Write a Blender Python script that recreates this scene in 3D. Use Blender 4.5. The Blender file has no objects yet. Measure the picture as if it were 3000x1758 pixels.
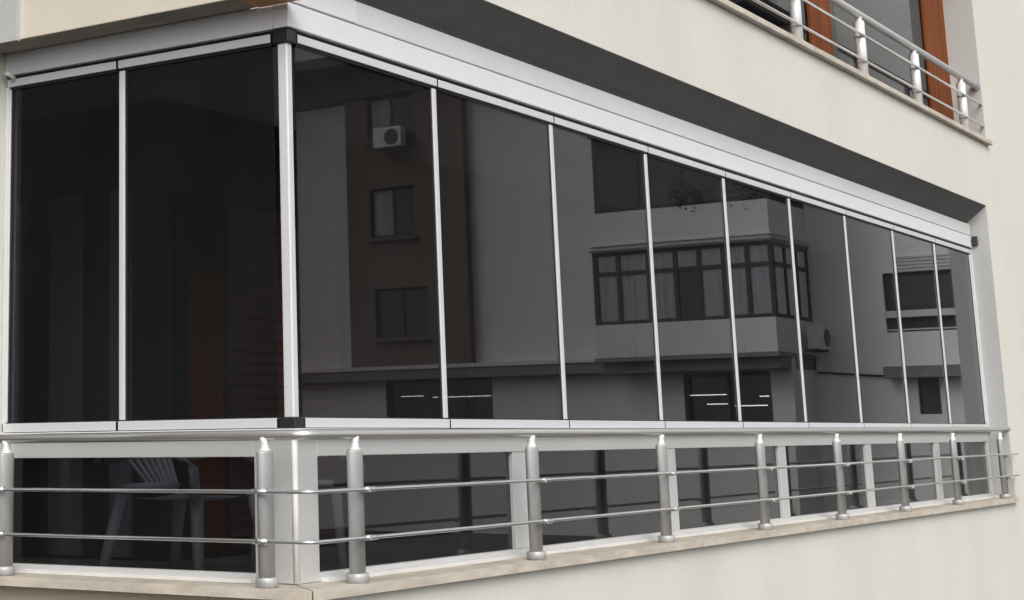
import bpy, bmesh, math, random
from mathutils import Vector, Matrix
random.seed(7)
S = bpy.context.scene
C = S.collection

# ------------------------------------------------------------------ camera
cam_data = bpy.data.cameras.new('camera')
cam = bpy.data.objects.new('camera', cam_data)
C.objects.link(cam)
cam_data.sensor_width = 36.0
cam_data.lens = 61.7025
cam_data.shift_x = 0.2915
cam_data.shift_y = -0.2190
cam_data.clip_start = 0.05
cam_data.clip_end = 3000
R = ((0.5931973516, -0.1591050585, -0.7891783591),
     (-0.8049863493, -0.1302185415, -0.5788264929),
     (-0.0106714319, 0.9786361488, -0.2053226942))
cam.matrix_world = Matrix.Translation((-7.087, -4.748, -0.118)) @ Matrix(R).to_4x4()
S.camera = cam

# ------------------------------------------------------------------ daylight (bright overcast)
SUN_ELEV, SUN_AZ = math.radians(40), math.radians(228)      # azimuth clockwise from +Y
W = bpy.data.worlds.new('World'); S.world = W; W.use_nodes = True
wt = W.node_tree; wt.nodes.clear()
sky = wt.nodes.new('ShaderNodeTexSky'); sky.sky_type = 'NISHITA'; sky.sun_disc = False
sky.sun_elevation = SUN_ELEV; sky.sun_rotation = SUN_AZ
sky.air_density = 1.0; sky.dust_density = 3.0; sky.ozone_density = 1.0
hsv = wt.nodes.new('ShaderNodeHueSaturation'); hsv.inputs['Saturation'].default_value = 0.22   # cloud-whitened sky
bg = wt.nodes.new('ShaderNodeBackground'); bg.inputs['Strength'].default_value = 0.15
wo = wt.nodes.new('ShaderNodeOutputWorld')
wt.links.new(sky.outputs[0], hsv.inputs['Color']); wt.links.new(hsv.outputs[0], bg.inputs['Color'])
wt.links.new(bg.outputs[0], wo.inputs['Surface'])
sun_d = bpy.data.lights.new('sun', 'SUN'); sun_d.energy = 0.8; sun_d.angle = math.radians(40)
sun_d.color = (1.0, 0.97, 0.92)
sun = bpy.data.objects.new('sun', sun_d); C.objects.link(sun)
sv = Vector((math.sin(SUN_AZ) * math.cos(SUN_ELEV), math.cos(SUN_AZ) * math.cos(SUN_ELEV), math.sin(SUN_ELEV)))
sun.rotation_euler = sv.to_track_quat('Z', 'Y').to_euler()
S.view_settings.view_transform = 'Standard'
S.view_settings.look = 'None'
S.view_settings.exposure = 0.50
S.view_settings.gamma = 1.0
S.view_settings.use_curve_mapping = False
S.render.engine = 'CYCLES'
S.cycles.max_bounces = 10
S.cycles.transparent_max_bounces = 12
S.cycles.caustics_reflective = False
S.cycles.caustics_refractive = False
S.cycles.use_denoising = True

# ------------------------------------------------------------------ materials
def nm(name):
    m = bpy.data.materials.new(name); m.use_nodes = True
    t = m.node_tree; b = t.nodes['Principled BSDF']
    return m, t, b

def mat(name, col, rough=0.6, metal=0.0, var=0.06, scale=3.0, bump=0.0, bscale=60.0, spec=0.5,
        stain=0.0, stain_col=None, stretch=(1, 1, 1), fine=0.0):
    """colour with slow mottling, fine speckle, relief and optional blotchy dirt"""
    m, t, b = nm(name)
    N, L = t.nodes.new, t.links.new
    tc = N('ShaderNodeTexCoord'); mp = N('ShaderNodeMapping'); mp.inputs['Scale'].default_value = stretch
    L(tc.outputs['Object'], mp.inputs['Vector'])
    n = N('ShaderNodeTexNoise'); n.inputs['Scale'].default_value = scale; n.inputs['Detail'].default_value = 6
    L(mp.outputs[0], n.inputs['Vector'])
    r = N('ShaderNodeMapRange'); r.inputs['From Min'].default_value = .3; r.inputs['From Max'].default_value = .7
    r.inputs['To Min'].default_value = 1 - var; r.inputs['To Max'].default_value = 1 + var
    L(n.outputs['Fac'], r.inputs['Value'])
    mul = N('ShaderNodeVectorMath'); mul.operation = 'SCALE'; mul.inputs[0].default_value = col[:3]
    L(r.outputs[0], mul.inputs['Scale'])
    out = mul.outputs[0]
    if fine:
        f = N('ShaderNodeTexNoise'); f.inputs['Scale'].default_value = 90; f.inputs['Detail'].default_value = 2
        L(mp.outputs[0], f.inputs['Vector'])
        fr = N('ShaderNodeMapRange'); fr.inputs['From Min'].default_value = .3; fr.inputs['From Max'].default_value = .7
        fr.inputs['To Min'].default_value = 1 - fine; fr.inputs['To Max'].default_value = 1 + fine
        L(f.outputs['Fac'], fr.inputs['Value'])
        m2 = N('ShaderNodeVectorMath'); m2.operation = 'SCALE'; L(out, m2.inputs[0]); L(fr.outputs[0], m2.inputs['Scale'])
        out = m2.outputs[0]
    if stain:
        s = N('ShaderNodeTexNoise'); s.inputs['Scale'].default_value = scale * .6; s.inputs['Detail'].default_value = 8
        s.inputs['Roughness'].default_value = .7
        L(mp.outputs[0], s.inputs['Vector'])
        sr = N('ShaderNodeMapRange'); sr.inputs['From Min'].default_value = .52; sr.inputs['From Max'].default_value = .75
        sr.inputs['To Max'].default_value = stain; L(s.outputs['Fac'], sr.inputs['Value'])
        mx = N('ShaderNodeMix'); mx.data_type = 'RGBA'
        L(sr.outputs[0], mx.inputs['Factor']); L(out, mx.inputs['A']); mx.inputs['B'].default_value = (*stain_col, 1)
        out = mx.outputs['Result']
    L(out, b.inputs['Base Color'])
    b.inputs['Roughness'].default_value = rough; b.inputs['Metallic'].default_value = metal
    b.inputs['Specular IOR Level'].default_value = spec
    if bump:
        bn = N('ShaderNodeTexNoise'); bn.inputs['Scale'].default_value = bscale; bn.inputs['Detail'].default_value = 4
        L(mp.outputs[0], bn.inputs['Vector'])
        bp = N('ShaderNodeBump'); bp.inputs['Strength'].default_value = bump; bp.inputs['Distance'].default_value = .01
        L(bn.outputs['Fac'], bp.inputs['Height']); L(bp.outputs[0], b.inputs['Normal'])
    return m

def glass_mat(name, tint, ior=1.5, wave=0.0, gain=1.0, dust_veil=0.0):
    """thin tinted sheet: mirror by Fresnel, tinted see-through for the rest"""
    m = bpy.data.materials.new(name); m.use_nodes = True
    t = m.node_tree; t.nodes.clear(); N, L = t.nodes.new, t.links.new
    o = N('ShaderNodeOutputMaterial'); mx = N('ShaderNodeMixShader'); tr = N('ShaderNodeBsdfTransparent')
    gl = N('ShaderNodeBsdfGlossy'); fr = N('ShaderNodeFresnel')
    ge = N('ShaderNodeNewGeometry'); im = N('ShaderNodeMapRange')      # same mirror strength from either side of the sheet
    im.inputs['To Min'].default_value = ior; im.inputs['To Max'].default_value = 1 / ior
    L(ge.outputs['Backfacing'], im.inputs['Value']); L(im.outputs[0], fr.inputs['IOR'])
    gl.inputs['Roughness'].default_value = 0.0; gl.inputs['Color'].default_value = (gain, gain, gain, 1)
    tr.inputs['Color'].default_value = (*tint, 1)
    L(fr.outputs[0], mx.inputs[0]); L(tr.outputs[0], mx.inputs[1]); L(gl.outputs[0], mx.inputs[2])
    if dust_veil:                                                # uneven dusty film, doubling as a painted haze veil over dark mirror areas
        df = N('ShaderNodeBsdfDiffuse'); df.inputs['Color'].default_value = (.55, .55, .56, 1)
        tc = N('ShaderNodeTexCoord'); dn = N('ShaderNodeTexNoise'); dn.inputs['Scale'].default_value = 2.2; dn.inputs['Detail'].default_value = 7
        mpd = N('ShaderNodeMapping'); mpd.inputs['Scale'].default_value = (1, 1, .35)
        L(tc.outputs['Object'], mpd.inputs['Vector']); L(mpd.outputs[0], dn.inputs['Vector'])
        dr = N('ShaderNodeMapRange'); dr.inputs['From Min'].default_value = .3; dr.inputs['From Max'].default_value = .75
        dr.inputs['To Min'].default_value = dust_veil * .7; dr.inputs['To Max'].default_value = dust_veil * 1.5
        L(dn.outputs['Fac'], dr.inputs['Value'])
        m2 = N('ShaderNodeMixShader'); L(dr.outputs[0], m2.inputs[0]); L(mx.outputs[0], m2.inputs[1]); L(df.outputs[0], m2.inputs[2])
        mx = m2
    L(mx.outputs[0], o.inputs['Surface'])
    if wave:
        tc = N('ShaderNodeTexCoord'); n = N('ShaderNodeTexNoise'); n.inputs['Scale'].default_value = 1.1
        n.inputs['Detail'].default_value = 0
        L(tc.outputs['Object'], n.inputs['Vector'])
        bp = N('ShaderNodeBump'); bp.inputs['Strength'].default_value = wave; bp.inputs['Distance'].default_value = .01
        L(n.outputs['Fac'], bp.inputs['Height']); L(bp.outputs[0], gl.inputs['Normal'])
    return m

M = {}
M['plaster'] = mat('cream_render', (.69, .672, .607), .9, var=.035, scale=1.2, bump=.35, bscale=120, spec=.15,
                   stain=.34, stain_col=(.57, .555, .51), fine=.03, stretch=(1, 1, .45))
M['plaster_side'] = mat('beige_render', (.66, .60, .50), .9, var=.03, scale=1.5, bump=.25, bscale=120, spec=.15,
                        stain=.25, stain_col=(.50, .45, .36))
M['reveal'] = mat('reveal_render', (.47, .47, .455), .9, var=.03, scale=1.5, bump=.2, bscale=120, spec=.15)
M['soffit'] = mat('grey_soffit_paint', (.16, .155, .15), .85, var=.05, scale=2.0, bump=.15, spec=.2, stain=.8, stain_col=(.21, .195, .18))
M['alu'] = mat('silver_aluminium', (.66, .665, .69), .42, metal=.12, var=.02, scale=2, fine=.035, stretch=(1, 1, 1))
M['alu2'] = mat('silver_fascia', (.78, .785, .81), .5, metal=.05, var=.025, scale=1.5, fine=.045, stain=.12, stain_col=(.6, .58, .55))
M['fascia_low'] = mat('silver_fascia_upper', (.73, .73, .72), .5, metal=.05, var=.04, scale=1.5, fine=.05, stain=.35, stain_col=(.56, .54, .50))
M['dirty'] = mat('weathered_brown_strip', (.44, .39, .31), .8, var=.2, scale=4, stain=.6, stain_col=(.34, .30, .25), stretch=(3, .6, 1))
M['frame'] = mat('grey_aluminium_frame', (.68, .68, .67), .42, metal=.35, var=.03, scale=2, fine=.03)
M['tube'] = mat('brushed_metal_tube', (.45, .45, .445), .48, metal=.3, var=.05, scale=5, fine=.03, stretch=(1, 1, .3))
M['handrail'] = mat('handrail_metal', (.66, .64, .61), .28, metal=.75, var=.04, scale=3)
M['tube_up'] = mat('polished_metal_tube', (.78, .78, .77), .36, metal=.2, var=.03, scale=5)
M['rod'] = mat('polished_steel_rod', (.80, .80, .79), .22, metal=.9, var=.03, scale=4)
M['rubber'] = mat('black_rubber', (.014, .014, .015), .6, var=.1, scale=8)
M['plastic'] = mat('black_plastic', (.018, .018, .02), .45, var=.15, scale=12)
M['stone'] = mat('beige_stone_sill', (.56, .50, .42), .6, var=.16, scale=5, fine=.10, stain=.7, stain_col=(.36, .30, .23),
                 stretch=(1, 1, 3), bump=.2)
M['caulk'] = mat('white_sealant', (.72, .71, .68), .5, var=.05, scale=6)
M['red'] = mat('red_brown_wood', (.19, .052, .013), .7, spec=.2, var=.25, scale=4, stretch=(4, 4, .5), bump=.1)
M['orange'] = mat('orange_wood', (.72, .33, .14), .55, var=.2, scale=5, stretch=(.6, 3, 3))
M['green'] = mat('dark_green_strip', (.05, .06, .045), .5)
M['glass'] = glass_mat('smoked_glass', (.50, .505, .525), 1.32, wave=.006, dust_veil=.008)
M['glass_low'] = glass_mat('smoked_glass_lower', (.47, .47, .49), 1.31, wave=.004, dust_veil=.006)
M['glass_up'] = glass_mat('door_glass', (.40, .43, .43), 1.22)
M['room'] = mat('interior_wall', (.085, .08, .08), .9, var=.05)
M['ceil'] = mat('interior_ceiling', (.86, .85, .84), .9, var=.03)
M['floor_in'] = mat('interior_tiles', (.50, .48, .45), .5, var=.08)
M['shut'] = mat('brown_shutter', (.15, .062, .042), .55, var=.12, scale=3, stretch=(1, 1, 3))
M['curtain'] = mat('pale_curtain', (.34, .34, .38), .9, var=.08)
M['chair'] = mat('white_plastic', (.78, .78, .80), .35, var=.02)
M['ground'] = mat('asphalt', (.055, .055, .055), .9, var=.18, scale=.6, bump=.3, bscale=30, stain=.4, stain_col=(.08, .078, .07))
# opposite block
M['b_wall'] = mat('grey_beige_render', (.71, .70, .68), .9, var=.03, scale=.5, stain=.15, stain_col=(.5, .48, .46))
M['b_wall2'] = mat('brightened_render', (.88, .87, .85), .9, var=.03, scale=.5)  # wall colour lightened to brighten the recessed part's mirror image
M['b_brown'] = mat('brown_cladding', (.165, .12, .095), .8, var=.10, scale=.6)
M['b_dark'] = mat('dark_grey', (.12, .12, .14), .8, var=.06, scale=.8)
M['b_ledge'] = mat('grey_ledge', (.20, .20, .20), .8, var=.06)
M['b_frame'] = mat('dark_brown_frame', (.035, .025, .022), .5)
M['b_pane'] = mat('curtained_pane', (.30, .31, .34), .25, var=.25, scale=2.5, stretch=(1, 6, .2))
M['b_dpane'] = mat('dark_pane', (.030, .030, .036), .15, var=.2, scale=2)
M['b_white'] = mat('white_paint', (.78, .78, .78), .5)
M['b_grille'] = mat('fan_grille', (.05, .05, .05), .5)
M['leaf'] = mat('leaf_green', (.045, .08, .03), .6, var=.3, scale=9)
M['pot'] = mat('terracotta_pot', (.07, .05, .04), .7, var=.1)
M['n_wall'] = mat('dark_neighbour_wall', (.06, .056, .054), .9, var=.1, scale=.5)
lm, t_, b_ = nm('lit_tube'); b_.inputs['Emission Color'].default_value = (.95, 1, 1, 1); b_.inputs['Emission Strength'].default_value = 3.5
M['lamp'] = lm

# ------------------------------------------------------------------ mesh helpers
class MB:
    def __init__(s): s.bm = bmesh.new()
    def box(s, x0, x1, y0, y1, z0, z1, bev=0.0, seg=2):
        ps = [(x, y, z) for x in (x0, x1) for y in (y0, y1) for z in (z0, z1)]
        v = [s.bm.verts.new(q) for q in ps]
        fs = [s.bm.faces.new([v[i] for i in f]) for f in
              ((0, 1, 3, 2), (4, 6, 7, 5), (0, 4, 5, 1), (2, 3, 7, 6), (0, 2, 6, 4), (1, 5, 7, 3))]
        if bev:
            es = list({e for f in fs for e in f.edges})
            bmesh.ops.bevel(s.bm, geom=es, offset=bev, segments=seg, profile=.5, affect='EDGES')
        return s
    def hexa(s, pts):
        """8 points: lower ring of four then upper ring of four"""
        v = [s.bm.verts.new(q) for q in pts]
        for f in ((3, 2, 1, 0), (4, 5, 6, 7), (0, 1, 5, 4), (1, 2, 6, 5), (2, 3, 7, 6), (3, 0, 4, 7)):
            s.bm.faces.new([v[i] for i in f])
        return s
    def tube(s, path, r, n=12, r2=None, cap=True):
        """round (or oval, r2 across) bar along a list of points"""
        path = [Vector(q) for q in path]; rings = []
        for i, q in enumerate(path):
            a = path[max(i - 1, 0)]; b = path[min(i + 1, len(path) - 1)]
            d = (b - a).normalized()
            up = Vector((0, 0, 1)) if abs(d.z) < .9 else Vector((0, 1, 0))
            u = d.cross(up).normalized(); w = u.cross(d).normalized()
            rr = r[i] if isinstance(r, (list, tuple)) else r
            k = (r2 / r) if r2 else 1
            rings.append([s.bm.verts.new(q + rr * (math.cos(t * 2 * math.pi / n) * u + math.sin(t * 2 * math.pi / n) * k * w)) for t in range(n)])
        for A, B in zip(rings, rings[1:]):
            for t in range(n):
                f = s.bm.faces.new((A[t], A[(t + 1) % n], B[(t + 1) % n], B[t])); f.smooth = True
        if cap:
            s.bm.faces.new(list(reversed(rings[0]))); s.bm.faces.new(rings[-1])
        return s
    def sheet(s, rows, th=0.0):
        g = [[s.bm.verts.new(q) for q in r] for r in rows]
        for a, b in zip(g, g[1:]):
            for i in range(len(a) - 1):
                f = s.bm.faces.new((a[i], a[i + 1], b[i + 1], b[i])); f.smooth = True
        return s
    def grid_wall(s, axis, at0, at1, us, zs, holes):
        """wall slab between at0 and at1 along axis; us/zs are break lines, holes are (u0,u1,z0,z1)"""
        us = sorted(set(us) | {h[0] for h in holes} | {h[1] for h in holes})
        zs = sorted(set(zs) | {h[2] for h in holes} | {h[3] for h in holes})
        def solid(i, j):
            if i < 0 or j < 0 or i >= len(us) - 1 or j >= len(zs) - 1: return False
            u, z = (us[i] + us[i + 1]) / 2, (zs[j] + zs[j + 1]) / 2
            return not any(h[0] < u < h[1] and h[2] < z < h[3] for h in holes)
        P = {}
        def v(u, a, z):
            k = (round(u, 4), round(a, 4), round(z, 4))
            if k not in P: P[k] = s.bm.verts.new((u, a, z) if axis == 'y' else (a, u, z))
            return P[k]
        for i in range(len(us) - 1):
            for j in range(len(zs) - 1):
                if not solid(i, j): continue
                u0, u1, z0, z1 = us[i], us[i + 1], zs[j], zs[j + 1]
                s.bm.faces.new((v(u0, at0, z0), v(u1, at0, z0), v(u1, at0, z1), v(u0, at0, z1)))
                s.bm.faces.new((v(u0, at1, z0), v(u0, at1, z1), v(u1, at1, z1), v(u1, at1, z0)))
                if not solid(i - 1, j): s.bm.faces.new((v(u0, at0, z0), v(u0, at0, z1), v(u0, at1, z1), v(u0, at1, z0)))
                if not solid(i + 1, j): s.bm.faces.new((v(u1, at0, z0), v(u1, at1, z0), v(u1, at1, z1), v(u1, at0, z1)))
                if not solid(i, j - 1): s.bm.faces.new((v(u0, at0, z0), v(u0, at1, z0), v(u1, at1, z0), v(u1, at0, z0)))
                if not solid(i, j + 1): s.bm.faces.new((v(u0, at0, z1), v(u1, at0, z1), v(u1, at1, z1), v(u0, at1, z1)))
        return s
    def mesh(s, name, m):
        bmesh.ops.recalc_face_normals(s.bm, faces=s.bm.faces)
        me = bpy.data.meshes.new(name); s.bm.to_mesh(me); s.bm.free(); me.materials.append(M[m])
        return me
    def build(s, name, m, parent=None, off=True):
        me = s.mesh(name, m)
        o = bpy.data.objects.new(name, me); C.objects.link(o)
        if parent:
            o.parent = parent
            if off:
                root = parent
                while root.parent: root = root.parent
                me.transform(Matrix.Translation(-root.location))
        return o

def tag(o, label=None, cat=None, group=None, kind=None):
    for k, v in (('label', label), ('category', cat), ('group', group), ('kind', kind)):
        if v: o[k] = v
    return o
def thing(name, label, cat, loc=(0, 0, 0), rz=0, group=None):
    o = bpy.data.objects.new(name, None); C.objects.link(o); o.location = loc; o.rotation_euler = (0, 0, rz)
    o.empty_display_size = .1
    return tag(o, label, cat, group)
def inst(me, name, parent, loc=(0, 0, 0)):
    o = bpy.data.objects.new(name, me); C.objects.link(o); o.parent = parent; o.location = loc; return o
def copy_tree(o, parent=None):
    c = o.copy(); C.objects.link(c); c.parent = parent
    for ch in list(o.children): copy_tree(ch, c)
    return c
BX = lambda *a, **k: MB().box(*a, **k)

# ------------------------------------------------------------------ setting
GZ = -2.75
g = MB(); g.sheet([[(-400, -400, GZ), (400, -400, GZ)], [(-400, 400, GZ), (400, 400, GZ)]])
tag(g.build('ground', 'ground'), 'dark asphalt yard between the two buildings', None, None, 'structure')

WY = -0.22           # face of the front wall
XR = 13.46           # right end of the glazed opening
# ------------------------------------------------------------------ the building that carries the balcony
bld = thing('apartment_building', 'cream rendered apartment building carrying the glazed balcony', 'building', (0, 0, GZ))
wall = MB().grid_wall('y', WY, .20, [-.25, 20.5], [GZ, 9.0],
                      [(-.30, XR, -.812, 2.362), (.6, 13.79, 3.075, 5.4), (-.3, -.14, GZ, -.811)]).build('front_wall', 'plaster', bld)
BX(-.14, .16, .201, 1.9, GZ, -.812).build('side_wall', 'plaster_side', bld)
BX(-.25, .24, .201, 5.5, 2.037, 9.0).build('upper_side_wall', 'plaster_side', bld)
BX(-.28, -.251, 1.56, 2.4, 2.025, 9.0).build('pilaster', 'reveal', bld)
MB().tube([(-.10, 1.80, 1.905), (-.04, 1.80, 1.89), (-.02, 1.82, 1.87)], .012, 10).build('wall_hook', 'tube_up', bld)
BX(-.12, -.001, 1.88, 2.2, GZ, 2.098).build('corner_pier', 'plaster', bld)
# sloping grey soffit from the fascia head out to the parapet edge
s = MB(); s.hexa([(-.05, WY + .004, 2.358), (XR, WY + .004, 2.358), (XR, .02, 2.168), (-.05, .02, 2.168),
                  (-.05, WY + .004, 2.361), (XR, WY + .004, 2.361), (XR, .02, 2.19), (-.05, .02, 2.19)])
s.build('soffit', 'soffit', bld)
# reveal lining at the right end of the glazing, standing on the wall thickness
BX(XR - .006, XR - .001, WY + .003, .19, -.76, 2.345).build('reveal', 'reveal', bld)
BX(13.784, 13.789, WY + .003, .19, 3.14, 5.39).build('reveal', 'reveal', bld)
BX(XR - .05, XR - .007, -.10, -.045, 1.93, 2.03, bev=.006).build('shadow_gap_plate', 'b_frame', bld)  # dark plate standing in for a shadowed gap on the reveal
# rooms behind the glass
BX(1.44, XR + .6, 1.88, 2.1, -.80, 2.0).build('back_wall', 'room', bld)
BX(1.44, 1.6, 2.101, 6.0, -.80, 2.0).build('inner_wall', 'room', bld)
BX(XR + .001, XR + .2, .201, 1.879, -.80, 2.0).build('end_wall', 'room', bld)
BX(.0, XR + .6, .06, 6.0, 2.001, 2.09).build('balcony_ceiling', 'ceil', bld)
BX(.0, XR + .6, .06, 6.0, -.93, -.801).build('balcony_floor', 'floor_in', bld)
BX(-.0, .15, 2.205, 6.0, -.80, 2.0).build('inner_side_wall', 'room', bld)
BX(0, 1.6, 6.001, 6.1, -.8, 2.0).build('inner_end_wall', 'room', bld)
# slatted door shutter on the back wall
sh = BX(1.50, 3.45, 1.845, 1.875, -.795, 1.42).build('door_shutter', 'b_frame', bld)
sm = BX(0, 1.30, -.012, .0, 0, .062).mesh('slat', 'shut')
for k in range(30): inst(sm, 'slat', sh, (2.02, 1.843, -.76 + k * .072 - GZ))
BX(1.60, 1.95, 1.838, 1.844, -.75, .95).build('door_edge', 'red', sh)
for k, (a, b, mt) in enumerate(((2.15, 2.30, 'curtain'), (2.55, 2.80, 'curtain'), (2.90, 3.0, 'b_frame'), (3.05, 3.30, 'curtain'))):
    BX(1.40, 1.438, a, b, -.78, 1.45).build('curtain_strip', mt, bld)
for x in (5.2, 8.4, 11.3):
    w = BX(x, x + 1.9, 1.85, 1.878, -.2, 1.5).build('inner_window', 'b_frame', bld)
    BX(x + .1, x + 1.8, 1.84, 1.848, -.1, 1.4).build('pane', 'b_dpane', w)
# upper storey: doors behind the railing
for nm_, a, b, mt in (('door_frame', 12.90, 13.783, 'red'), ('door_stile', 9.42, 9.56, 'green'), ('door_frame', 8.80, 9.418, 'red'),
                      ('door_frame', 5.0, 5.5, 'red')):
    BX(a, b, .10, .16, 3.13, 5.39).build(nm_, mt, bld)
for a, b in ((9.562, 12.898), (5.502, 8.798), (.61, 4.998)):
    BX(a, b, .125, .14, 3.13, 5.39).build('door_glass', 'glass_up', bld)
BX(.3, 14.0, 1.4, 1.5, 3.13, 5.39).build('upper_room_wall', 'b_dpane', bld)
BX(13.9, 14.0, .201, 1.39, 3.121, 5.399).build('upper_room_end', 'room', bld)
BX(.3, 14.0, .201, 1.39, 5.4, 5.5).build('upper_room_ceiling', 'room', bld)
BX(.3, 14.0, .201, 1.39, 3.0, 3.12).build('upper_room_floor', 'floor_in', bld)
# window sills of stone
xs = [-.27, 2.05, 4.4, 6.72, 9.0, 11.3, 13.40]
for i in range(6):
    j = .005
    q = MB()
    if i == 0:
        q.hexa([(-.27, -.27, -.812), (xs[1] - j, -.27, -.812), (xs[1] - j, .10, -.812), (.10, .10, -.812),
                (-.27, -.27, -.766), (xs[1] - j, -.27, -.766), (xs[1] - j, .10, -.766), (.10, .10, -.766)])
    else:
        q.box(xs[i] + j, xs[i + 1] - j, -.27, .10, -.812, -.766 + random.uniform(-.001, .001))
    q.build('sill_stone', 'stone', bld)
q = MB(); q.hexa([(-.27, -.262, -.812), (.094, .104, -.812), (.10, 1.875, -.812), (-.27, 1.875, -.812),
                  (-.27, -.262, -.767), (.094, .104, -.767), (.10, 1.875, -.767), (-.27, 1.875, -.767)])
q.build('sill_stone', 'stone', bld)
xs = [.40, 3.4, 6.4, 9.2, 11.6, 13.83]
for a, b in zip(xs, xs[1:]):
    BX(a + .003, b - .003, -.275, .10, 3.076, 3.126, bev=.006).build('upper_sill_stone', 'stone', bld)

# ------------------------------------------------------------------ glazing housing: fascia, tracks, corner post
PW = 1.495
H = 1.9
en = thing('glazing_frame', 'silver fascia, tracks and corner post holding the folding glass', 'window frame', (0, 0, -.08))
BX(-.03, XR - .02, -.035, .06, 1.908, 2.034, bev=.005).build('front_fascia', 'alu2', en)
BX(.62, XR - .02, -.032, .06, 2.042, 2.168, bev=.005).build('upper_fascia', 'fascia_low', en)
BX(-.03, .616, -.036, .06, 2.042, 2.168, bev=.005).build('upper_fascia', 'alu2', en)
BX(-.028, .05, .061, 1.875, 1.908, 2.0325, bev=.003).build('side_fascia', 'alu2', en)
BX(-.249, -.03, .132, 5.4, 2.0335, 2.0365).build('side_soffit', 'dirty', bld)
BX(-.245, -.037, -.215, .13, 2.026, 2.036, bev=.004).build('soffit_board', 'orange', bld)
BX(.063, XR - .03, -.008, .05, 1.888, 1.907).build('upper_track', 'rubber', en)
BX(.063, XR - .06, .014, .05, 1.835, 1.8875).build('gap_backing', 'rubber', en)  # black backing added behind the profiles so their joints look dark
BX(.063, XR - .06, .014, .05, -.049, .004).build('gap_backing', 'rubber', en)
BX(.014, .05, .073, 1.84, 1.835, 1.8875).build('gap_backing', 'rubber', en)
BX(.014, .05, .073, 1.84, -.049, .004).build('gap_backing', 'rubber', en)
BX(.008, .05, .073, 1.87, 1.888, 1.907).build('upper_track', 'rubber', en)
BX(.05, XR - .02, -.045, .05, -.082, -.05, bev=.004).build('lower_track', 'caulk', en)
BX(-.035, .049, -.044, 1.875, -.082, -.05, bev=.004).build('lower_track', 'caulk', en)
BX(-.004, .044, -.006, .052, -.0, 1.836, bev=.008, seg=3).build('corner_post', 'alu', en)
for z0, z1 in ((1.834, 1.907), (-.048, .004)):
    BX(-.016, .062, -.022, .072, z0, z1, bev=.006).build('corner_cap', 'plastic', en)
BX(XR - .055, XR - .008, -.03, .05, -.049, 1.886, bev=.004).build('end_channel', 'alu', en)
BX(-.02, .05, 1.85, 1.875, -.049, 1.886).build('end_channel', 'alu', en)

# ------------------------------------------------------------------ folding glass panels (local x along the panel, -y outwards)
def make_panel(w, name, strip_at, sw, label, group, gap=.008, trim0=0.0, trim1=0.0):
    t = thing(name, label, 'glass panel', group=group)
    a, b = trim0 + gap, w - trim1 - gap
    def part(mb, n, m): return mb.build(n, m, t, off=False)
    part(BX(a, b, -.024, .012, 1.842, 1.886, bev=.003), 'top_profile', 'alu')
    part(BX(a, b, -.024, .012, -.046, .0, bev=.003), 'bottom_profile', 'alu')
    part(BX(a + .003, b - .003, -.010, .008, 1.829, 1.8415), 'gasket', 'rubber')
    part(BX(a + .003, b - .003, -.010, .008, .0005, .006), 'gasket', 'rubber')
    part(BX(a + .002, b - .002, -.004, .004, .006, 1.829), 'pane', 'glass')
    for x0, x1 in ((a - .006, a - .0005), (b + .0005, b + .006)):  # black plates added on the profile ends to darken the joint gaps
        part(BX(x0, x1, -.0225, .011, 1.843, 1.885), 'gap_plate', 'plastic')
        part(BX(x0, x1, -.0225, .011, -.045, -.001), 'gap_plate', 'plastic')
    s0, s1 = (b - sw, b) if strip_at == 'end' else (a, a + sw)
    st = part(BX(s0, s1, -.016, .010, .0062, 1.8288, bev=.004), 'edge_strip', 'alu')
    part(BX(s0 - .012 if strip_at == 'end' else s1, s0 if strip_at == 'end' else s1 + .012, -.007, .007, .0064, 1.8286), 'edge_shadow', 'rubber')  # black strip put in for the thin shadow line beside the edge strip
    return t
ordn = ['first', 'second', 'third', 'fourth', 'fifth', 'sixth', 'seventh', 'eighth', 'ninth']
fl = ['dark glass panel on the long front right beside the corner post',
      'second dark glass panel from the corner post along the long front',
      'third dark glass panel from the corner post along the long front',
      'fourth dark glass panel from the corner post along the long front',
      'fifth dark glass panel from the corner post along the long front',
      'sixth dark glass panel from the corner post along the long front',
      'seventh dark glass panel from the corner post along the long front',
      'last but one glass panel before the far wall end of the front',
      'narrow looking last glass panel against the far wall reveal']
GF = 'folding smoked glass panels of the balcony front'
p0 = make_panel(PW, 'glass_panel', 'end', .042, fl[0], GF, trim0=.063, )
pm = make_panel(PW, 'glass_panel', 'end', .042, fl[1], GF)
pm.location = (PW, 0, 0)
for k in range(2, 8):
    o = copy_tree(pm); o.location = (k * PW, 0, 0); o['label'] = fl[k]
pl = make_panel(PW, 'glass_panel', 'end', .02, fl[8], GF, trim1=.058); pl.location = (8 * PW, 0, 0)
for o in [p0, pm, pl] + [q for q in C.objects if q.name.startswith('glass_panel') and q not in (p0, pm, pl)]:
    for ch in o.children:
        if ch.name.startswith('pane'): ch.rotation_euler = (0, 0, random.uniform(-.0006, .0006))   # hung a hair out of line
GS = 'folding smoked glass panels of the balcony side'
q0 = make_panel(1.07, 'glass_panel', 'start', .036, 'wide dark glass panel on the short side next to the corner post', GS, trim1=.073)
q0.location = (0, 1.07, 0); q0.rotation_euler = (0, 0, -math.pi / 2)
q1 = make_panel(.80, 'glass_panel', 'start', .02, 'dark glass panel at the outer end of the short side, by the wall', GS)
q1.location = (0, 1.87, 0); q1.rotation_euler = (0, 0, -math.pi / 2)

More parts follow.
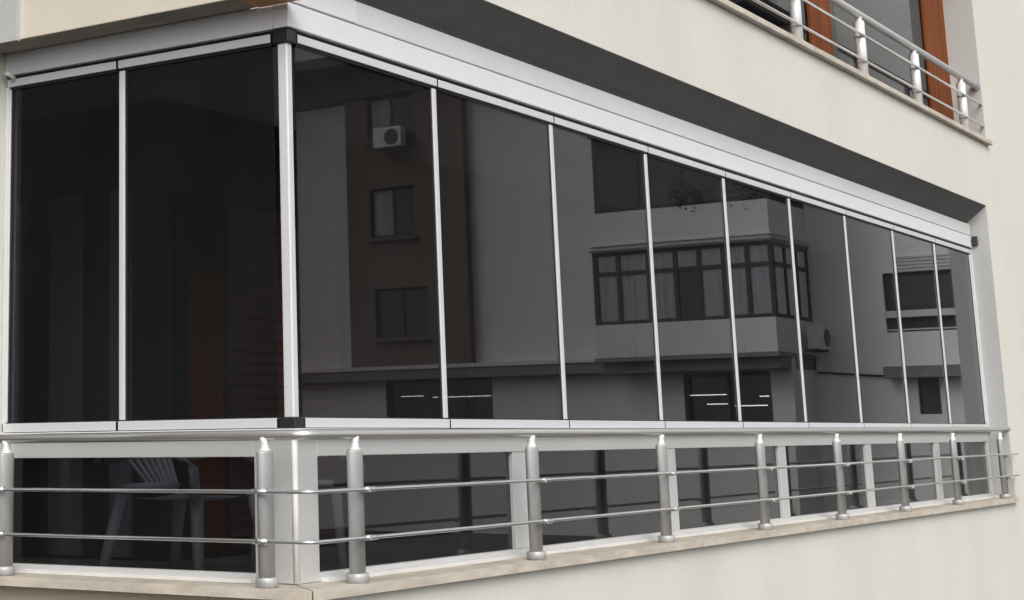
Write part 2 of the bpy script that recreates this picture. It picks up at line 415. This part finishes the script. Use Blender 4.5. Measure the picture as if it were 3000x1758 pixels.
# ------------------------------------------------------------------ fixed glazing under the panels
lw = thing('lower_window', 'grey framed fixed smoked windows between the sill and folding panels', 'window', (0, 0, -.766))
BX(.185, XR - .03, -.012, .05, -.181, -.083, bev=.003).build('head_rail', 'frame', lw)
BX(.185, XR - .03, -.012, .05, -.764, -.722, bev=.003).build('bottom_rail', 'frame', lw)
BX(.188, XR - .03, -.06, -.0125, -.765, -.745).build('sealant_bead', 'caulk', lw)
BX(-.012, .05, .225, 1.87, -.181, -.083, bev=.003).build('head_rail', 'frame', lw)
BX(-.012, .05, .225, 1.87, -.764, -.722, bev=.003).build('bottom_rail', 'frame', lw)
BX(-.06, -.0125, .225, 1.87, -.765, -.745).build('sealant_bead', 'caulk', lw)
BX(.012, .184, -.012, .05, -.764, -.083, bev=.003).build('corner_stile', 'frame', lw)
BX(-.012, .05, .012, .224, -.7635, -.0835, bev=.003).build('corner_stile', 'frame', lw)
MB().tube([(-.006, -.006, -.764), (-.006, -.006, -.083)], .016, 10).build('corner_bead', 'caulk', lw)
ms = [2.24, 4.50, 6.75, 9.0, 11.26]
for x in ms:
    BX(x, x + .165, -.008, .046, -.7215, -.1815, bev=.003).build('mullion', 'frame', lw)
BX(XR - .12, XR - .03, -.008, .046, -.7215, -.1815, bev=.003).build('mullion', 'frame', lw)
ed = [.185] + [v for x in ms for v in (x, x + .165)] + [XR - .12]
for a, b in zip(ed[0::2], ed[1::2]):
    BX(a + .001, b - .001, .016, .024, -.721, -.182).build('pane', 'glass_low', lw)
BX(.016, .024, .226, 1.868, -.721, -.182).build('pane', 'glass_low', lw)

# ------------------------------------------------------------------ railing in front of the lower windows
RY = -.20
rl = thing('balcony_railing', 'round metal railing with two thin rods standing on the stone sill', 'railing', (0, 0, -.766))
OZ = .766
hr = MB()
hp = [(-.20, 1.84, -.080), (-.20, -.13, -.080), (-.19, -.175, -.080), (-.165, -.197, -.079), (-.12, -.20, -.079), (XR + .02, -.20, -.052)]
hr.tube(hp, .024, 16); hr.build('handrail', 'handrail', rl)
MB().tube([(-.20, 1.835, -.08), (-.20, 1.872, -.08)], .045, 16).build('wall_flange', 'tube', rl)
MB().tube([(XR - .002, -.20, -.052), (XR + .03, -.20, -.052)], .03, 16).build('wall_flange', 'tube', rl)
pmz0 = -.745
pm_ = MB(); pm_.tube([(0, 0, .0), (0, 0, .570), (0, 0, .583), (0, 0, .590)], .052, 24, r2=.032); post_me = pm_.mesh('post', 'tube')
sm_ = MB(); sm_.tube([(0, 0, -.021), (0, 0, .02), (0, 0, .024)], [.054, .0535, .05], 24); shoe_me = sm_.mesh('shoe', 'tube')
nk = MB(); nk.tube([(0, 0, .59), (0, 0, .598), (0, 0, .604), (0, 0, .628), (0, 0, .655)], [.03, .03, .021, .021, .024], 16); neck_me = nk.mesh('collar', 'tube_up')
cl = MB(); cl.tube([(.0, -.03, 0), (.0, -.078, 0)], .013, 10); cl.tube([(-.02, -.064, 0), (.075, -.064, 0)], .0135, 10); clip_me = cl.mesh('rod_clip', 'rod')
cs = MB(); cs.tube([(-.045, 0, 0), (-.078, 0, 0)], .013, 10); cs.tube([(-.064, .03, 0), (-.064, -.05, 0)], .0135, 10); clip_side = cs.mesh('rod_clip', 'rod')
RZ = (-.336, -.558)
def post(x, y, side=False):
    p = inst(post_me, 'post', rl, (x, y, pmz0 + OZ))
    inst(shoe_me, 'shoe', p); inst(neck_me, 'collar', p)
    for z in RZ: inst(clip_side if side else clip_me, 'rod_clip', p, (0, 0, z - pmz0))
    return p
for x in (.22, 2.10, 3.96, 5.79, 7.58, 9.38, 11.18, 13.10): post(x, RY)
post(-.20, .03, True); post(-.20, 1.67, True)
for z in RZ:
    y = RY - .064
    MB().tube([(-.264, 1.86, z), (-.264, y + .05, z), (-.255, y + .018, z), (-.235, y + .004, z), (-.20, y, z), (6.6, y, z + .006), (XR + .05, y, z + .024)], .0095, 10).build('rod', 'rod', rl)

# ------------------------------------------------------------------ railing of the storey above
ur = thing('upper_railing', 'bright metal railing of the balcony above, with white posts', 'railing', (0, 0, 3.126))
uy = -.17
MB().tube([(.6, uy, 3.735), (13.80, uy, 3.762)], .036, 16).build('handrail', 'frame', ur)
MB().tube([(13.75, uy, 3.762), (13.786, uy, 3.762)], .05, 16).build('wall_flange', 'tube', ur)
a_ = MB(); a_.tube([(0, 0, 0), (0, 0, .56)], .047, 20); up_me = a_.mesh('post', 'tube_up')
a_ = MB(); a_.tube([(0, 0, .56), (0, 0, .572), (0, 0, .60)], [.042, .028, .028], 16); un_me = a_.mesh('collar', 'tube_up')
a_ = MB(); a_.tube([(0, 0, -.014), (0, 0, .014)], .051, 20); ub_me = a_.mesh('band', 'tube')
for x in (1.95, 3.80, 5.66, 7.52, 9.37, 11.21, 13.07):
    q = inst(up_me, 'post', ur, (x, uy, .0)); inst(un_me, 'collar', q)
    for z in (.17, .41): inst(ub_me, 'band', q, (0, 0, z))
for z in (3.297, 3.545):
    MB().tube([(.6, uy - .035, z), (13.8, uy - .035, z)], .014, 10).build('rod', 'rod', ur)

# ------------------------------------------------------------------ white plastic chairs behind the side glass
def chair(loc, rz, label):
    t = thing('plastic_chair', label, 'chair', loc, rz, 'white plastic garden chairs')
    def part(mb, n): return mb.build(n, 'chair', t, off=False)
    rows = []
    for j in range(7):
        y = -.22 + j * .07
        rows.append([(-.22 + i * .0733, y, .42 - .02 * math.cos((i - 3) / 3 * 1.4) - (.012 if 0 < j < 6 else 0)) for i in range(7)])
    b = MB().sheet(rows); bmesh.ops.solidify(b.bm, geom=list(b.bm.faces), thickness=.012); part(b, 'seat')
    b = MB()
    for k in range(7):                                     # fan of back slats
        a = (k - 3) * .16
        x0, x1 = k * .034, math.sin(a) * .40
        z0, z1 = .47, .50 + math.cos(a) * .27
        b.hexa([(x0 - .009, .215, z0), (x0 + .009, .215, z0), (x0 + .009, .228, z0), (x0 - .009, .228, z0),
                (x1 - .019, .29, z1), (x1 + .019, .29, z1), (x1 + .019, .303, z1), (x1 - .019, .303, z1)])
    arc = [(math.sin(a) * .30, .29 - .02 * (1 - math.cos(a)), .50 + math.cos(a) * .29) for a in [(-10 + i) * .125 for i in range(21)]]
    b.tube(arc, .02, 8); b.tube([(-.2, .215, .46), (.2, .215, .46)], .02, 8); part(b, 'backrest')
    for sx in (-1, 1):
        b = MB(); b.tube([(sx * .26, .24, .60), (sx * .29, .05, .64), (sx * .29, -.18, .63), (sx * .27, -.24, .56), (sx * .25, -.24, .40)], .022, 8); part(b, 'armrest')
        for sy, yb in ((-.21, -.26), (.2, .28)):
            b = MB(); b.tube([(sx * .21, sy, .42), (sx * .26, yb, 0)], [.032, .022], 8); part(b, 'leg')
    return t
chair((.66, 1.14, -.80), math.radians(4), 'white plastic chair with a fanned back behind the short side glass').scale = (1.35, 1.15, 1)
chair((1.55, .95, -.80), math.radians(110), 'white plastic chair with ribbed seat standing nearest the balcony corner')

# ------------------------------------------------------------------ block across the yard (seen mirrored in the panes)
ob = thing('apartment_block', 'grey rendered apartment block across the yard, mirrored in the glass', 'building', (40, -18, GZ))
win_holes = [(-23.6, -22.0, 9.15, 10.5), (-23.6, -22.0, 6.08, 7.62), (-23.5, -21.65, 3.0, 4.5)]
MB().grid_wall('x', 40, 40.3, [-31, -10.9], [GZ, 12], [(-24.5, -20.4, 2.1, 11.4), (-23.4, -19.8, .3, 1.76), (-16.0, -10.9, 2.1, 8.3), (-13.9, -11.5, .25, 1.64)]).build('wall', 'b_wall', ob)
MB().grid_wall('x', 39.7, 40.1, [-24.42, -20.3], [2.1, 11.42], win_holes).build('brown_wall', 'b_brown', ob)
MB().grid_wall('x', 42, 42.3, [-10.9, 0], [GZ, 20], [(-8.9, -7.05, 2.62, 4.2), (-8.2, -7.65, .45, 1.4)]).build('recessed_wall', 'b_wall2', ob)  # unseen upper height added to keep sky out of the upper door glass
BX(43.0, 50, -31, -10.9, GZ, 12).build('core', 'b_dark', ob)
BX(40.301, 42.3, -11.2, -10.9, GZ, 1.67).build('wall', 'b_wall', ob)
BX(40.301, 43, -31, -16.2, GZ, 12).build('core', 'b_dark', ob)
BX(42.301, 50, -10.899, 0, GZ, 20).build('core', 'b_dark', ob)
BX(38.5, 50.5, -32, -10.5, 11.44, 11.75).build('roof', 'b_dark', ob)
BX(41.7, 50.5, -10.9, .5, 20.001, 20.3).build('roof', 'b_dark', ob)
BX(39.9, 39.999, -31, -24.45, 10.5, 11.43).build('dark_band', 'b_dark', ob)  # plain dark band along the wall head, below the roof edge
BX(39.6, 39.699, -24.42, -20.3, 10.55, 11.43).build('dark_band', 'b_dark', ob)
BX(39.9, 39.999, -20.28, -10.9, 10.5, 11.43).build('dark_band', 'b_dark', ob)
BX(39.55, 39.998, -31, -16.05, 1.72, 2.02).build('ledge', 'b_ledge', ob)
BX(39.5, 39.999, -31, -16.05, 2.021, 2.13).build('ledge_cap', 'b_wall', ob)
for y0, y1, z0, z1 in win_holes:
    f = MB().grid_wall('x', 39.82, 39.9, [y0, y1], [z0, z1], [(y0 + .08, (y0 + y1) / 2 - .04, z0 + .08, z1 - .08), ((y0 + y1) / 2 + .04, y1 - .08, z0 + .08, z1 - .08)]).build('window', 'b_frame', ob)
    lit = 'b_pane' if z0 > 4 else 'b_dpane'
    BX(39.85, 39.87, y0 + .081, (y0 + y1) / 2 - .041, z0 + .081, z1 - .081).build('pane', lit, f)
    BX(39.85, 39.87, (y0 + y1) / 2 + .041, y1 - .081, z0 + .081, z1 - .081).build('pane', 'b_dpane', f)
    BX(39.55, 39.699, y0 - .1, y1 + .1, z0 - .12, z0 - .03).build('sill', 'b_brown', f)
# projecting bay with corner window, parapet, slab
BY0, BY1, BXF = -16.0, -10.9, 39.0
BX(BXF, 40, BY0, BY1, 2.1, 3.0).build('bay_parapet', 'b_wall', ob)
BX(40.0, 42, -10.92, BY1, 2.1, 3.0).build('bay_parapet', 'b_wall', ob)
BX(BXF - .05, 41.99, BY0 - .05, BY1 + .05, 1.98, 2.09).build('bay_slab', 'b_ledge', ob)
BX(BXF + .25, 41.98, BY0 + .1, BY1 - .05, 1.68, 1.979).build('slab_beam', 'b_ledge', ob)
BX(BXF, 42, BY0, BY1, 5.0, 6.12).build('bay_spandrel', 'b_wall', ob)
BX(BXF - .06, 42, BY0 - .03, BY1 + .06, 5.02, 5.08).build('moulding', 'b_ledge', ob)
BX(BXF - .06, 42, BY0 - .03, BY1 + .06, 5.18, 5.24).build('moulding', 'b_wall', ob)
bw = MB()
ys = [-16.0, -15.24, -14.37, -13.55, -12.88, -12.2, -11.58, -10.9]
bw.grid_wall('x', BXF + .06, BXF + .16, [BY0, BY1], [3.0, 5.0],
             [(a + (.14 if i == 0 else .06), b - (.10 if i == 6 else .06), z0, z1) for i, (a, b) in enumerate(zip(ys, ys[1:])) for z0, z1 in ((3.1, 4.36), (4.47, 4.92))])
bw.grid_wall('y', BY1 - .10, BY1 - .001, [BXF + .161, 42], [3.0, 5.0],
             [(a, b, z0, z1) for a, b in ((39.28, 40.05), (40.2, 41.0), (41.15, 41.85)) for z0, z1 in ((3.1, 4.36), (4.47, 4.92))])
bwo = bw.build('bay_window', 'b_frame', ob)
for i, (a, b) in enumerate(zip(ys, ys[1:])):
    BX(BXF + .10, BXF + .12, a + .062, b - .062, 3.101, 4.359).build('pane', 'b_dpane' if i == 3 else 'b_pane', bwo)
    BX(BXF + .10, BXF + .12, a + .062, b - .062, 4.471, 4.919).build('pane', 'b_pane', bwo)
for a, b in ((39.28, 40.05), (40.2, 41.0), (41.15, 41.85)):
    BX(a + .001, b - .001, BY1 - .06, BY1 - .04, 3.101, 4.359).build('pane', 'b_wall', bwo)
    BX(a + .001, b - .001, BY1 - .06, BY1 - .04, 4.471, 4.919).build('pane', 'b_wall', bwo)
# open terrace glazing above the bay
tw = BX(39.3, 39.4, -15.95, -10.95, 6.121, 8.3).build('terrace_window', 'b_frame', ob)
for a, b in ((-15.8, -14.6), (-14.5, -13.3), (-13.2, -12.2), (-12.1, -11.1)):
    BX(39.28, 39.299, a, b, 6.25, 7.6).build('pane', 'b_dpane', tw)
BX(39.0, 42, BY0, BY1, 8.301, 11.43).build('upper_spandrel', 'b_wall', ob)
# shop fronts with lit tubes inside
for y0, y1, zt in ((-23.4, -19.8, 1.76), (-13.9, -11.5, 1.64)):
    f = MB().grid_wall('x', 40.1, 40.2, [y0, y1], [.2, zt], [(y0 + .1, (y0 + y1) / 2 - .04, .36, zt - .1), ((y0 + y1) / 2 + .04, y1 - .1, .36, zt - .1)]).build('shop_window', 'b_frame', ob)
    BX(40.24, 40.29, y0, y1, .2, zt).build('dark_interior', 'b_dpane', f)
for y0, y1, z in ((-23.0, -22.2, 1.24), (-21.9, -19.9, 1.19), (-13.83, -12.7, 1.05), (-13.36, -12.74, .80), (-12.57, -11.71, .74), (-11.91, -11.55, .98)):
    tag(BX(40.225, 40.238, y0, y1, z - .011, z + .011).build('tube_lamp', 'lamp'), 'lit white tube lamp in a shop window across the yard', 'lamp', 'lit shop tube lamps')
# recessed part: louvred window, ledge, small window
f = BX(42.1, 42.2, -8.9, -7.05, 2.62, 4.2).build('window', 'b_frame', ob)
BX(42.09, 42.098, -8.45, -7.15, 3.3, 4.1).build('pane', 'b_dpane', f)
BX(41.85, 42.05, -8.9, -7.0, 3.0, 3.18).build('window_rail', 'b_wall', f)
BX(41.98, 42.08, -8.9, -7.05, 2.66, 2.70).build('window_rail', 'b_wall', f)
sl = BX(0, .03, 0, 1.6, 0, .05).mesh('slat', 'b_wall')
for k in range(5): inst(sl, 'slat', ob, (41.95 - 40, -8.5 + 18, 4.22 + k * .09 - GZ))
BX(41.5, 41.999, -8.95, -5.0, 1.40, 1.70).build('ledge', 'b_ledge', ob)
f = BX(42.1, 42.2, -8.2, -7.65, .45, 1.4).build('window', 'b_frame', ob)
def ac(loc, rz, label):
    t = thing('air_conditioner', label, 'air conditioner', loc, rz, 'air conditioner units on the mirrored block')
    def part(mb, n, m): return mb.build(n, m, t, off=False)
    part(BX(-.16, .16, -.5, .5, 0, .62, bev=.02), 'casing', 'b_white')
    part(MB().tube([(-.163, .15, .31), (-.185, .15, .31)], .24, 20), 'fan_grille', 'b_grille')
    for y in (-.35, .35): part(BX(-.12, .3, y - .02, y + .02, -.06, -.002), 'bracket', 'b_grille')
ac((39.35, -22.6, 8.8), 0, 'white air conditioner under the top window of the brown strip, mirrored in glass')
ac((41.2, -10.5, 2.2), math.radians(-90), 'air conditioner at the side of the bay window, mirrored in glass')
for i, (y, z) in enumerate(((-12.95, 6.122), (-11.4, 6.122), (-13.4, 6.122))):
    lb = ('trailing green plant in a pot on the ledge over the bay window, mirrored',
          'potted plant at the corner of the ledge over the bay window, mirrored',
          'small potted plant farthest from the corner of the mirrored bay ledge')[i]
    t = thing('potted_plant', lb, 'plant', (39.12, y, z), 0, 'potted plants over the bay window')
    MB().tube([(0, 0, 0), (0, 0, .22)], [.09, .12], 12).build('pot', 'pot', t, off=False)
    b = MB()
    for k in range(90):
        c = Vector((random.gauss(-.06, .12), random.gauss(0, .18), .3 + random.gauss(-.05, .2)))
        u = Vector((random.uniform(-1, 1), random.uniform(-1, 1), random.uniform(-1, 1))).normalized() * .06
        w = u.cross(Vector((random.random(), random.random(), random.random()))).normalized() * .035
        vs = [b.bm.verts.new(c + q) for q in (-u, w, u, -w)]; b.bm.faces.new(vs)
    b.build('leaves', 'leaf', t, off=False)
tag(MB().tube([(41.9, -10.85, 1.62), (41.93, -9.9, 1.54), (41.93, -8.95, 1.46)], .03, 8).build('wall_cable', 'rubber'),
    'thin dark cable sagging along the mirrored wall beside the bay', 'cable')
# darker neighbour behind, mirrored in the short side
nb = thing('neighbour_building', 'dark neighbouring house mirrored faintly in the short side glass', 'building', (-16, 16, GZ))
BX(-60, -5, 9, 20, GZ, 14).build('wall', 'n_wall', nb)
BX(-60.4, -4.6, 8.6, 20.4, 14.001, 14.4).build('roof', 'b_dark', nb)
